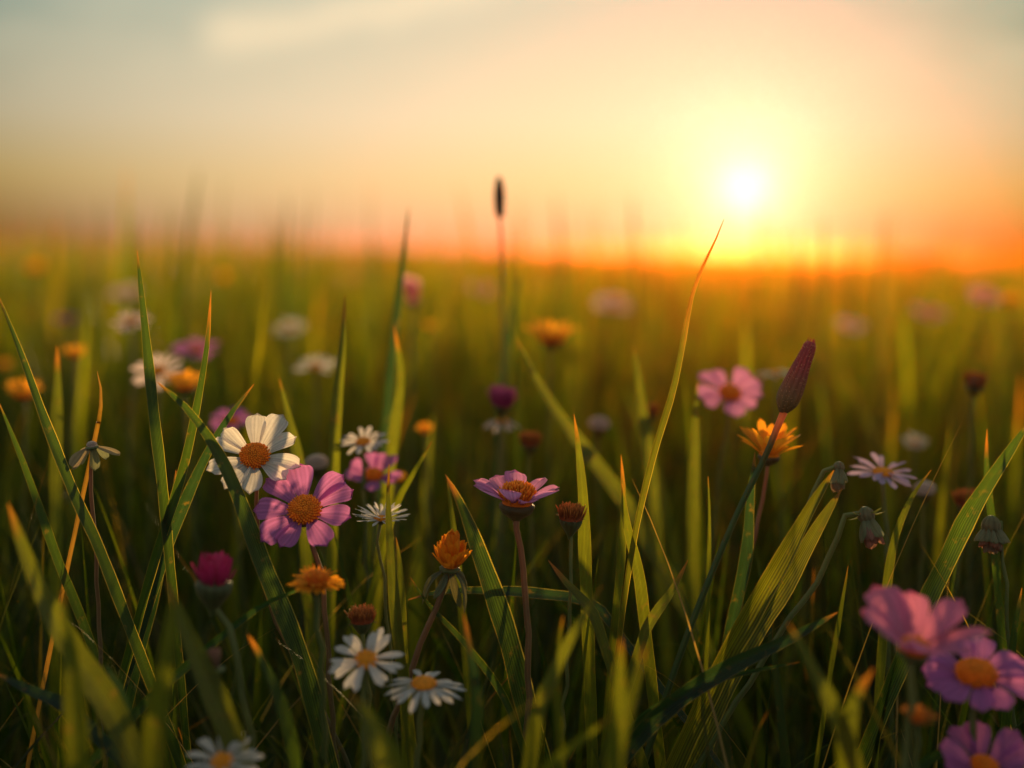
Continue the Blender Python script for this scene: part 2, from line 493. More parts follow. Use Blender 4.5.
def head_matrix(pos, tilt, side, spin=0.0):
    """flower axis: straight up, leaned toward the camera by tilt and to the right by side (degrees)"""
    return Matrix.Translation(pos) @ Matrix.Rotation(R(side), 4, 'Y') @ Matrix.Rotation(R(tilt), 4, 'X') @ Matrix.Rotation(R(spin), 4, 'Z')

STEMG = (0.15, 0.18, 0.05); STEMR = (0.24, 0.13, 0.06)
FL = []          # px, py, radius, depth of every head: loose grass in front of these is left out

def stem_part(root, pts, base, r0, r1, ctop=STEMG, cbot=GREEN, n=30, sides=9, hairs=0):
    path = spline([tuple(Vector(p) - base) for p in pts], n)
    jx = 0.0006
    path[1:-1] += rng.normal(0, jx, (n - 2, 3))
    V, f, C, U = tube(path, np.linspace(r0, r1, n), lambda t_: mixc(ctop, cbot, t_ * 1.4), sides)
    if hairs:                                        # down on the stem
        rr = random.Random(n + hairs); T = np.gradient(path, axis=0)
        for k in range(hairs):
            q = rr.uniform(0, (n - 2) * 0.7); i = int(q); c0 = Vector(path[i] + (path[i + 1] - path[i]) * (q - i))
            tv = Vector(T[i]).normalized(); a_ = tv.orthogonal().normalized(); a_.rotate(Matrix.Rotation(rr.uniform(0, 6.28), 3, tv))
            rd = r0 + (r1 - r0) * q / n
            o_ = len(V); sd = tv.cross(a_).normalized() * 0.00005
            p0 = c0 + a_ * rd * 0.9; p1 = p0 + (a_ + tv * rr.uniform(-0.7, 0.3)) * rr.uniform(0.0005, 0.0013)
            V += [np.array(p0 - sd), np.array(p0 + sd), np.array(p1)]; C += [(0.34, 0.28, 0.15)] * 3; U += [0] * 3
            f.append((o_, o_ + 1, o_ + 2))
    return link('stem', mesh_np('stem', V, f, M_STEM, C, U), root)

def flower(name, label, cat, group, px, py, d, diam, tilt=10, side=0, rings=(), disc=None, disc_r=0.22, calyx='small', calyx_r=None,
           stem=(), stem_px=4.0, ctop=STEMG, spin=None, sink=0.0, hook=None, sepals=None, simple=False):
    """rings: (count, petal shape, colour, raise in degrees, length factor); sizes in pixels become metres at depth d"""
    random.seed(int(px * 31 + py * 7))
    rad = diam * 0.5 / F * d * (1.1 if rings and rings[0][1] in ('cosmos', 'wide') else 1.0)
    pos = P(px, py, d)
    spin = random.uniform(0, 360) if spin is None else spin
    HM = head_matrix(pos, tilt, side, spin)
    FL.append((px, py, diam * 0.55, d))
    cr = (calyx_r if calyx_r else disc_r * 0.9) * rad
    axis = (HM.to_3x3() @ Vector((0, 0, 1)))
    neck = pos - axis * cr * (1.0 if calyx else 0.2) * (1.2 if calyx == 'long' else 0.8)
    pts = [pos - axis * cr * 0.3, neck] if not hook else [pos - axis * cr * 0.3]
    if hook: pts += [P(x, y, d) for x, y in hook]
    if stem: pts += [P(x, y, d + dd) for x, y, dd in [(s + (0.0,))[:3] for s in stem]]
    else:
        lean = random.uniform(-0.012, 0.012)
        pts += [neck + Vector((lean * 0.3, 0.004, -0.05)), neck + Vector((lean, 0.01, -0.12))]
    pts = to_ground(pts)
    base = Vector((pts[-1].x, pts[-1].y, 0.0))
    root = thing(name, label, cat, base, group)
    TI = Matrix.Translation(-base)
    HL = TI @ HM
    r0 = stem_px * 0.5 / F * d
    stem_part(root, pts, base, r0, r0 * 1.25, ctop, hairs=(420 if 0.66 < d < 0.74 else 0))
    for ri, (cnt, shape, colr, rise, lf) in enumerate(rings):
        for k in range(cnt):
            ph = 360.0 / cnt * (k + 0.37 * ri) + random.uniform(-1, 1) * 90 / cnt
            if cnt > 9 and random.random() < 0.04: continue          # a lost petal here and there
            ln = rad * lf * random.uniform(0.86, 1.06)
            inner = disc_r * 0.62 * rad
            me = petal_mesh(shape, colr, random.randrange(5))
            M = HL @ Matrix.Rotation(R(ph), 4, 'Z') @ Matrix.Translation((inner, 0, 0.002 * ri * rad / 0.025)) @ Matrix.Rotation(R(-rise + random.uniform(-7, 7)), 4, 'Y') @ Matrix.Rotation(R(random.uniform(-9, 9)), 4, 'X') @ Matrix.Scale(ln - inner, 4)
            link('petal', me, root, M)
    if disc:
        link('flower_centre', peg_dome(disc), root, HL @ Matrix.Scale(rad * disc_r, 4))
    if calyx:
        CM = HL @ Matrix.Translation((0, 0, -0.02 * rad)) @ Matrix.Scale(cr, 4)
        cal = link('calyx', calyx_mesh(calyx), root, CM)
    if sepals:
        cnt, rise, lf, colr = sepals
        for k in range(cnt):
            ph = 360.0 / cnt * k + random.uniform(-12, 12)
            me = petal_mesh('sepal', colr, random.randrange(5))
            link('sepal', me, cal, CM.inverted() @ HL @ Matrix.Rotation(R(ph), 4, 'Z') @ Matrix.Translation((cr * 0.6, 0, -cr * 0.35)) @ Matrix.Rotation(R(-rise + random.uniform(-15, 15)), 4, 'Y') @ Matrix.Rotation(R(random.uniform(-30, 30)), 4, 'X') @ Matrix.Scale(rad * lf * random.uniform(0.8, 1.15), 4))
    return root

G_P = 'purple cosmos-like flowers'; G_W = 'white daisies in the meadow'; G_O = 'orange meadow flowers'; G_S = 'spent seed heads'; G_B = 'nodding buds'
# ---- sharp flowers in the middle of the picture
flower('white_flower', 'large white flower with broad petals and orange centre above the purple flower', 'flower', G_W, 255, 457, 0.70, 94, 46, 4,
       [(10, 'wide', WHITE, 18, 1.0)], 'dome', 0.28, 'small', 0.3, [(257, 490), (257, 530), (263, 580), (275, 620), (300, 665)], 4.2, STEMR)
flower('purple_flower', 'open purple flower facing out with wide orange centre, in sharp focus left of the middle', 'flower', G_P, 305, 511, 0.685, 106, 47, 3,
       [(9, 'cosmos', PURPLE, 14, 1.0)], 'dome', 0.275, 'small', 0.3, [(313, 545), (320, 575), (326, 620), (330, 680)], 5.0, STEMR, spin=20)
flower('purple_flower', 'purple flower seen side-on with tall spiky orange centre and dark cup, middle of the picture', 'flower', G_P, 517, 503, 0.70, 96, 6, 2,
       [(9, 'cosmos', (0.72, 0.29, 0.58), 33, 1.0)], 'spiky', 0.29, 'cup', 0.33, [(518, 535), (524, 580), (528, 640), (528, 710)], 6.0, STEMR, spin=8)
flower('orange_flower', 'round orange double flower head over ragged drooping green sepals', 'flower', G_O, 450, 567, 0.69, 54, 8, 4,
       [(15, 'ball', ORANGE, 28, 1.0), (14, 'ball', ORANGE, 44, 1.1), (12, 'ball', (0.95, 0.38, 0.02), 60, 1.2), (10, 'ball', (0.95, 0.38, 0.02), 73, 1.28), (7, 'ball', (0.96, 0.42, 0.03), 84, 1.3)], None, 0.30, 'small', 0.42,
       [(438, 596), (430, 620), (416, 655), (398, 705)], 6.0, STEMR, sepals=(9, -38, 1.3, (0.11, 0.13, 0.06)))
flower('seedhead_plant', 'spiky brown seed head on green cup beside the side-on purple flower', 'seed head', G_S, 571, 519, 0.70, 28, 4, 2,
       [], 'seed', 0.85, 'long', 0.80, [(571, 560), (571, 590), (568, 640)], 3.6, sepals=(7, 55, 0.7, (0.10, 0.10, 0.04)))
flower('seedhead_plant', 'small orange-brown seed head above the open white daisy', 'seed head', G_S, 362, 621, 0.665, 27, 5, -2,
       [], 'seed', 0.85, 'long', 0.72, [(364, 650), (367, 690), (370, 740)], 4.0, sepals=(6, 50, 0.7, (0.10, 0.06, 0.03)))
flower('thistle_flower', 'deep magenta thistle-like flower on green cup at lower left', 'flower', None, 214, 583, 0.615, 52, 6, 4,
       [(12, 'ball', (0.60, 0.045, 0.18), 52, 1.35), (11, 'ball', (0.62, 0.04, 0.17), 66, 1.45), (9, 'ball', (0.66, 0.07, 0.20), 79, 1.45)], None, 0.72, 'long', 0.70, [(227, 625), (236, 660), (246, 710), (256, 780)], 6.5)
flower('orange_flower', 'flat layered orange flower just below the open purple flower', 'flower', G_O, 316, 583, 0.63, 58, 10, 2,
       [(22, 'ray', ORANGE, 0, 1.0), (20, 'ray', ORANGE, 16, 0.85), (15, 'floret', (0.84, 0.32, 0.03), 38, 0.7)], 'spiky', 0.33, 'long', 0.34, [(318, 612), (320, 660), (323, 740)], 6.0, (0.09, 0.13, 0.03))
flower('white_daisy', 'open white daisy with narrow petals, left of two daisies low in the middle', 'flower', G_W, 366, 660, 0.62, 80, 38, 3,
       [(13, 'daisy', WHITE, 6, 1.0), (10, 'daisy', WHITE, 0, 0.96)], 'flat', 0.29, 'small', 0.26, [(366, 700), (362, 770)], 6.0, STEMG)
flower('white_daisy', 'white daisy seen edge-on with drooping petals, right of two daisies low in the middle', 'flower', G_W, 424, 684, 0.625, 84, 12, 1,
       [(17, 'daisy', WHITE, -8, 1.0)], 'flat', 0.30, 'small', 0.26, [(421, 715), (418, 775)], 6.0, STEMG)
flower('white_daisy', 'blurred white daisy cut off by the bottom edge at left', 'flower', G_W, 222, 762, 0.575, 84, 36, -4,
       [(12, 'daisy', WHITE, 8, 1.0), (9, 'daisy', WHITE, 2, 0.96)], 'flat', 0.28, 'small', 0.26, [(224, 800), (226, 840)], 6.0, STEMG)
flower('white_aster', 'small white aster with thread-fine petals behind an upright grass blade', 'flower', G_W, 381, 519, 0.72, 60, 8, 0,
       [(24, 'aster', WHITE, 16, 1.0), (20, 'aster', WHITE, 30, 0.85)], 'flat', 0.24, 'small', 0.22, [(379, 545), (385, 590), (390, 650)], 3.0, STEMG)
flower('flower_bud', 'dusky pink closed bud beneath the magenta thistle flower', 'bud', None, 215, 668, 0.585, 30, 4, -3,
       [(8, 'closed', (0.42, 0.24, 0.16), 72, 1.5), (6, 'closed', (0.36, 0.18, 0.14), 80, 1.5)], None, 0.4, 'small', 0.72, [(222, 700), (232, 760)], 5.0)
flower('purple_flower', 'blurred purple-pink flower with raised petals near the right edge, upper of three', 'flower', G_P, 914, 649, 0.56, 138, 16, 4,
       [(8, 'cosmos', (0.84, 0.25, 0.44), 34, 1.0)], 'dome', 0.20, 'small', 0.24, [(912, 690), (908, 740), (904, 790)], 8.0)
flower('purple_flower', 'blurred purple flower with large round orange centre at right edge, middle of three', 'flower', G_P, 976, 676, 0.60, 112, 24, -4,
       [(11, 'cosmos', PURPLE, 8, 1.0)], 'dome', 0.32, 'small', 0.28, [(972, 720), (968, 790)], 7.0)
flower('purple_flower', 'blurred purple flower cut off by the bottom right corner, lowest of three', 'flower', G_P, 984, 768, 0.59, 100, 28, 3,
       [(9, 'cosmos', PURPLE, 22, 1.0)], 'dome', 0.25, 'small', 0.26, [(982, 800), (980, 840)], 7.0)
flower('orange_flower', 'small ragged orange flower half hidden under the near purple flower', 'flower', G_O, 916, 720, 0.56, 44, 18, 6,
       [(13, 'ray', (0.70, 0.26, 0.05), 34, 1.0), (9, 'ray', (0.7, 0.24, 0.04), 55, 0.9)], 'spiky', 0.3, 'small', 0.36, [(918, 745), (920, 800)], 5.0)
flower('orange_flower', 'bright orange cup-shaped flower behind the stem of the long maroon bud', 'flower', G_O, 769, 455, 0.755, 82, 8, 3,
       [(12, 'ray', ORANGE, 36, 1.0), (11, 'ray', (0.95, 0.38, 0.02), 50, 1.0)], 'flat', 0.24, 'cup', 0.26, [(766, 480), (758, 520), (748, 570)], 4.0, STEMR)
flower('lilac_flower', 'pale lilac daisy with yellow centre on right, beside the nodding bud', 'flower', None, 883, 473, 0.785, 74, 17, 0,
       [(11, 'daisy', LILAC, 6, 1.0), (5, 'daisy', LILAC, 12, 0.92)], 'flat', 0.27, 'small', 0.24, [(885, 500), (887, 560)], 4.5)
flower('nodding_bud', 'hairy nodding bud hanging from a hooked stem, petals browned at the tips', 'bud', G_B, 866, 515, 0.70, 41, 162, -12,
       [(9, 'closed', (0.31, 0.33, 0.17), 52, 1.45), (8, 'closed', (0.42, 0.22, 0.15), 66, 1.65)], None, 0.26, 'bell', 0.38, [(838, 530), (830, 555), (817, 585), (797, 612), (770, 650)], 5.6, STEMG, hook=[(860, 507), (852, 509), (845, 516)], sepals=(5, 35, 0.7, (0.15, 0.19, 0.06)))
flower('nodding_bud', 'small folded bud drooping at the tip of a leaning stalk above two broad leaves', 'bud', G_B, 839, 467, 0.715, 29, 150, 10,
       [(7, 'closed', (0.32, 0.32, 0.16), 60, 1.7), (5, 'closed', (0.40, 0.28, 0.16), 72, 1.9)], None, 0.26, 'bell', 0.36, [(822, 476), (810, 502), (794, 540), (770, 590)], 5.0, STEMG, hook=[(838, 461), (830, 463)])
flower('round_bud', 'round drooping bud ringed by rust-brown tips near the right edge', 'bud', G_B, 991, 525, 0.71, 44, 174, 0,
       [(11, 'closed', (0.32, 0.33, 0.18), 40, 1.15), (9, 'closed', (0.44, 0.20, 0.12), 54, 1.3), (7, 'closed', (0.38, 0.28, 0.18), 70, 1.3)], None, 0.3, 'bell', 0.40, [(1003, 540), (1004, 590), (1008, 640)], 3.6, STEMG, hook=[(991, 514), (998, 517)])
flower('withered_flower', 'withered flower with two limp pale bracts on a reddish bent stalk at left', 'flower', G_S, 92, 446, 0.70, 34, 10, -6,
       [(3, 'closed', (0.34, 0.28, 0.16), -48, 1.9), (3, 'closed', (0.28, 0.30, 0.14), -74, 1.7)], 'fluff', 0.26, 'small', 0.4, [(90, 475), (91, 500), (95, 550), (98, 610)], 4.0, STEMR)

# ---- long maroon bud
def long_bud():
    d = 0.70
    a, b = P(783, 411, d), P(812, 341, d)
    ax = (b - a).normalized(); L = (b - a).length
    pts = to_ground([P(784, 412, d), P(777, 428, d), P(765, 457, d), P(738, 512, d), P(705, 590, d), P(668, 690, d)])
    base = Vector((pts[-1].x, pts[-1].y, 0))
    root = thing('flower_bud', 'long tapering maroon bud on a leaning stem, edged with light, right of the middle', 'bud', base)
    path = spline([tuple(p - base) for p in pts], 40)
    r0 = 2.9 / F * d
    ra = np.linspace(r0, r0 * 1.4, 40); ra[0] = r0 * 1.35; ra[1] = r0 * 1.15; ra[2] = r0 * 1.05
    V, f, C, U = tube(path, ra, lambda t_: mixc((0.55, 0.22, 0.06), GREEN, (t_ - 0.02) * 30), 10)
    link('stem', mesh_np('stem', V, f, M_STEM, C, U), root)
    rot = ax.to_track_quat('Z', 'Y').to_matrix().to_4x4()
    s = L
    prof = [(0.040, -0.03), (0.085, 0.03), (0.140, 0.13), (0.148, 0.23), (0.138, 0.40), (0.112, 0.62), (0.092, 0.80), (0.080, 0.93), (0.060, 0.98)]
    me = lathe_mesh('bud body', prof, lambda t_: mixc((0.19, 0.13, 0.055), (0.34, 0.06, 0.06), (t_ - 0.2) * 2.0), M_BUD, 56, 11, 0.085)
    M = Matrix.Translation(a - base) @ rot @ Matrix.Scale(s, 4)
    link('bud_body', me, root, M)
    rr = random.Random(5)
    for k in range(9):                              # petal tips peeping out of the top
        ph = 40 * k + rr.uniform(-8, 8)
        me = petal_mesh('floret', (0.26, 0.05, 0.05), k % 5)
        link('petal_tip', me, root, M @ Matrix.Rotation(R(ph), 4, 'Z') @ Matrix.Translation((0.05, 0, 0.88)) @ Matrix.Rotation(R(-84 + rr.uniform(-8, 8)), 4, 'Y') @ Matrix.Scale(0.155, 4))
    # fine pale hairs along the bud and the stem catch the low sun
    V, f, C, U = [], [], [], []
    for k in range(420):
        t_ = rr.uniform(0.02, 0.95); ph = rr.uniform(0, 2 * math.pi)
        rad = float(np.interp(t_, [p_[1] for p_ in prof], [p_[0] for p_ in prof]))
        c0 = Vector((rad * math.cos(ph), rad * math.sin(ph), t_))
        n_ = Vector((math.cos(ph), math.sin(ph), rr.uniform(0.2, 0.9))).normalized()
        sd = n_.cross(Vector((0, 0, 1))).normalized() * 0.005
        e = c0 + n_ * rr.uniform(0.018, 0.045)
        o_ = len(V)
        V += [tuple(c0 - sd), tuple(c0 + sd), tuple(e)]; C += [(0.5, 0.36, 0.22)] * 3; U += [0] * 3
        f.append((o_, o_ + 1, o_ + 2))
    h = link('bud_hairs', mesh_np('bud hairs', V, f, M_STEM, C, U), root, M); h['kind'] = 'stuff'
    FL.append((800, 375, 40, d)); FL.append((760, 470, 20, d))
long_bud()

# ---- soft flowers further back
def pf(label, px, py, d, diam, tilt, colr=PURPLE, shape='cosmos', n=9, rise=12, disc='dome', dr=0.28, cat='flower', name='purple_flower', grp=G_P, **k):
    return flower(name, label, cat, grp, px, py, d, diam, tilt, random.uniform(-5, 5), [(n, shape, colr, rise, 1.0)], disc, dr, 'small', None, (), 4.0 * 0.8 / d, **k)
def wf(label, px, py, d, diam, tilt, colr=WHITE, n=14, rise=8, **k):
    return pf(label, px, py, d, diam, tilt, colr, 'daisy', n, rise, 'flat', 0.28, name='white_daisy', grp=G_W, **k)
def of(label, px, py, d, diam, tilt, n=16, rise=36, **k):
    return flower('orange_flower', label, 'flower', G_O, px, py, d, diam, tilt, random.uniform(-5, 5), [(n, 'ray', (1.0, 0.48, 0.03), rise, 1.0), (n - 4, 'ray', (1.0, 0.46, 0.03), rise + 22, 0.85)], 'dome', 0.35, 'small', None, (), 4.0 * 0.8 / d)
def knob(label, px, py, d, diam, disc='seed', name='seedhead_plant', cat='seed head', **k):
    return flower(name, label, cat, G_S, px, py, d, diam, 6, random.uniform(-8, 8), [], disc, 0.85, 'long', 0.7, (), 3.4 * 0.8 / d, **k)

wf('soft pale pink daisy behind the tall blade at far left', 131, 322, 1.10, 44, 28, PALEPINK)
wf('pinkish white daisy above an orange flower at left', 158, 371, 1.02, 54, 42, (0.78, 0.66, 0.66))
of('orange flower right under the pinkish white daisy at left', 184, 388, 0.98, 54, 6)
of('rounded orange flower standing alone at left, above the withered flower', 75, 356, 1.15, 34, 8)
of('orange flower near the left edge, beside a leaning blade', 24, 396, 1.02, 50, 12)
pf('soft purple flower upper left, right of the tall straight blade', 197, 351, 1.18, 46, 18)
wf('blurred white daisy upper left of centre, the farther of two', 290, 328, 1.45, 38, 30)
wf('blurred white daisy left of centre, just below the farther one', 316, 367, 1.15, 46, 26)
wf('soft white daisy with yellow centre right of the large white flower', 363, 442, 0.82, 52, 26)
pf('soft purple flower tucked behind the small white aster', 374, 476, 0.84, 58, 34, rise=24)
pf('dim purple flower behind the broad leaf and large white flower', 231, 422, 0.96, 46, 26)
flower('pink_flower', 'tall soft pink flower closed to an oval, under the horizon left of the dark spike', 'flower', G_P, 413, 302, 1.25, 34, 12, -4,
       [(6, 'closed', (0.95, 0.52, 0.52), 66, 1.8)], None, 0.4, 'small', 0.5, (), 3.0)
of('wide flat orange flower beyond the centre, alone in the grass', 551, 341, 1.10, 70, 4)
knob('round magenta flower head above a pale drooping flower, near centre', 502, 404, 0.92, 24, 'thistle', 'thistle_flower', 'flower')
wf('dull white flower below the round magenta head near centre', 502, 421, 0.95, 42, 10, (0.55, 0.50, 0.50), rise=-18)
of('small orange flower low behind the blades left of centre', 425, 432, 1.00, 26, 20)
of('tiny orange flower touching the soft purple flower behind the aster', 397, 480, 0.90, 26, 10)
knob('dark red seed head right of centre behind the tall curved blade', 650, 414, 1.00, 18)
knob('pale fluffy seed ball right of centre', 599, 427, 1.00, 22, 'fluff')
knob('dusky maroon seed head near the diagonal leaf in the centre', 530, 444, 0.90, 22)
knob('grey-brown seed head between the purple flower and the soft white daisy', 317, 466, 0.85, 24, 'fluff')
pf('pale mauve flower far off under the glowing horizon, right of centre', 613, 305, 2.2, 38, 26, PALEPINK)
pf('tiny faded pink flower far off, just right of the dark spike', 481, 290, 2.2, 26, 30, PINK)
pf('pink purple flower behind the tall curved blade, left of the maroon bud', 730, 394, 0.93, 68, 40, (0.60, 0.24, 0.50), rise=14)
wf('soft white daisy edge-on beside the pink purple flower', 776, 374, 1.02, 42, 4, rise=4)
pf('far pink flower near the right edge, left of the orange blur', 984, 298, 1.9, 32, 30, PINK)
of('far orange flower blurred to a disc at the right edge', 1010, 303, 1.8, 30, 30)
pf('far pinkish flower right of the sun, in a loose pair', 930, 314, 2.1, 36, 20, PINK)
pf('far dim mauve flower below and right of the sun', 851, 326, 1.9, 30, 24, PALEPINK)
flower('seedhead_plant', 'pale tufted seed head with orange rim at right, blurred', 'seed head', G_S, 975, 384, 0.95, 30, 10, 2, [(10, 'ray', (0.70, 0.6, 0.5), 60, 1.0)], 'seed', 0.6, 'long', 0.6, (), 3.5)
of('far orange flower under the horizon at far left', 36, 270, 2.3, 26, 30)
of('far orange flower under the horizon, left of the paired stalks', 222, 280, 2.3, 22, 30)
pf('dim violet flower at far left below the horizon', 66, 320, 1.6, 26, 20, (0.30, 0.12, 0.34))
pf('faint pink flower above the soft pale pink daisy at left', 126, 294, 2.0, 30, 24, PALEPINK)
of('small far orange flower under the tall pink oval flower', 430, 328, 1.5, 18, 16)
knob('round brown seed head at right above the round drooping bud', 966, 503, 0.84, 24, 'seed')
knob('dull lilac seed head right of the pale lilac daisy', 925, 492, 0.88, 22, 'fluff')
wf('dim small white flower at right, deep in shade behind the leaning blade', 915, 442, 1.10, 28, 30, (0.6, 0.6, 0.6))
of('very small orange flower at the left edge behind the blades', 6, 367, 1.5, 20, 20)

# ------------------------------------------------------------------ single grass leaves
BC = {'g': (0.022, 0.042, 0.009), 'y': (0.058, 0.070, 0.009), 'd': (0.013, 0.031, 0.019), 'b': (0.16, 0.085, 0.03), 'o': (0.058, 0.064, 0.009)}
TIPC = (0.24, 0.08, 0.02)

def blade(label, pts, wpx, d, kind='g', tipf=0.06, turn=25, d_end=None, crease=0.22, edge=0.0, name='grass_blade', base_w=0.75):
    """pts from the tip downward in pixels; turn rotates the leaf about its own length"""
    n0 = len(pts)
    d_end = d if d_end is None else d_end
    wp = [P(x, y, d + (d_end - d) * (i / max(1, n0 - 1))) for i, (x, y) in enumerate(pts)]
    wp = to_ground(wp)
    base = Vector((wp[-1].x, wp[-1].y, 0))
    n = 44
    path = spline([tuple(p_ - base) for p_ in wp], n)
    T = np.gradient(path, axis=0); T /= np.linalg.norm(T, axis=1)[:, None]
    view = np.array((CAM_M.to_3x3() @ Vector((0, 0, 1))))
    half = wpx * 0.52 / F * d
    L = np.linalg.norm(np.diff(path, axis=0), axis=1).sum()
    vis = sum((Vector(wp[i + 1]) - Vector(wp[i])).length for i in range(n0 - 1))
    vs_ = [-1, -.93, -.6, -.3, 0, .3, .6, .93, 1]; cols = 9
    rr = random.Random(int(pts[0][0] * 7 + pts[0][1]))
    ph0 = rr.uniform(0, 6)
    V, C, U = [], [], []
    cb = BC[kind]
    tipf *= 0.38
    for i in range(n):
        s = i / (n - 1) * L
        tt = s / max(vis, 1e-6)
        wd = half * min(1.0, (tt / 0.55)) ** 0.62 if tt < 0.55 else half
        if s > vis: wd = half * (1 - (1 - base_w) * (s - vis) / max(1e-6, L - vis))
        wd = max(wd, 0.00012)
        wd *= 1 + 0.05 * math.sin(s * 160 + ph0)
        side = np.cross(T[i], view); side /= np.linalg.norm(side) + 1e-9
        nrm = np.cross(side, T[i])
        a = R(turn + 22 * math.sin(s * 9 + ph0))
        sd = side * math.cos(a) + nrm * math.sin(a)
        nn = np.cross(sd, T[i])
        for j in range(cols):
            v = vs_[j]
            off = sd * (v * wd) + nn * (crease * wd * (abs(v) ** 1.2) * 1.5 + 0.06 * wd * math.sin(v * 9))
            V.append(path[i] + off)
            c = cb
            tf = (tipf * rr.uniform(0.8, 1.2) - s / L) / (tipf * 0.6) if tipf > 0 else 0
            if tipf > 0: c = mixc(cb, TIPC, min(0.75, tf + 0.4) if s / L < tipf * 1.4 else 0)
            if edge and abs(v) > 0.97: c = mixc(c, (0.52, 0.36, 0.11), edge)  # low-sun rim light painted into the margin colour
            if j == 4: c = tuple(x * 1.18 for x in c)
            C.append(c); U.append((v + 1) * 0.5)
    me = mesh_np('grass blade', V, np.array(grid_faces(n, cols)), M_BLADE, C, U)
    o_ = link(name, me); o_.location = base  # each object is one single blade of grass
    tag(o_, label, 'grass blade', 'single blades of grass')
    return o_

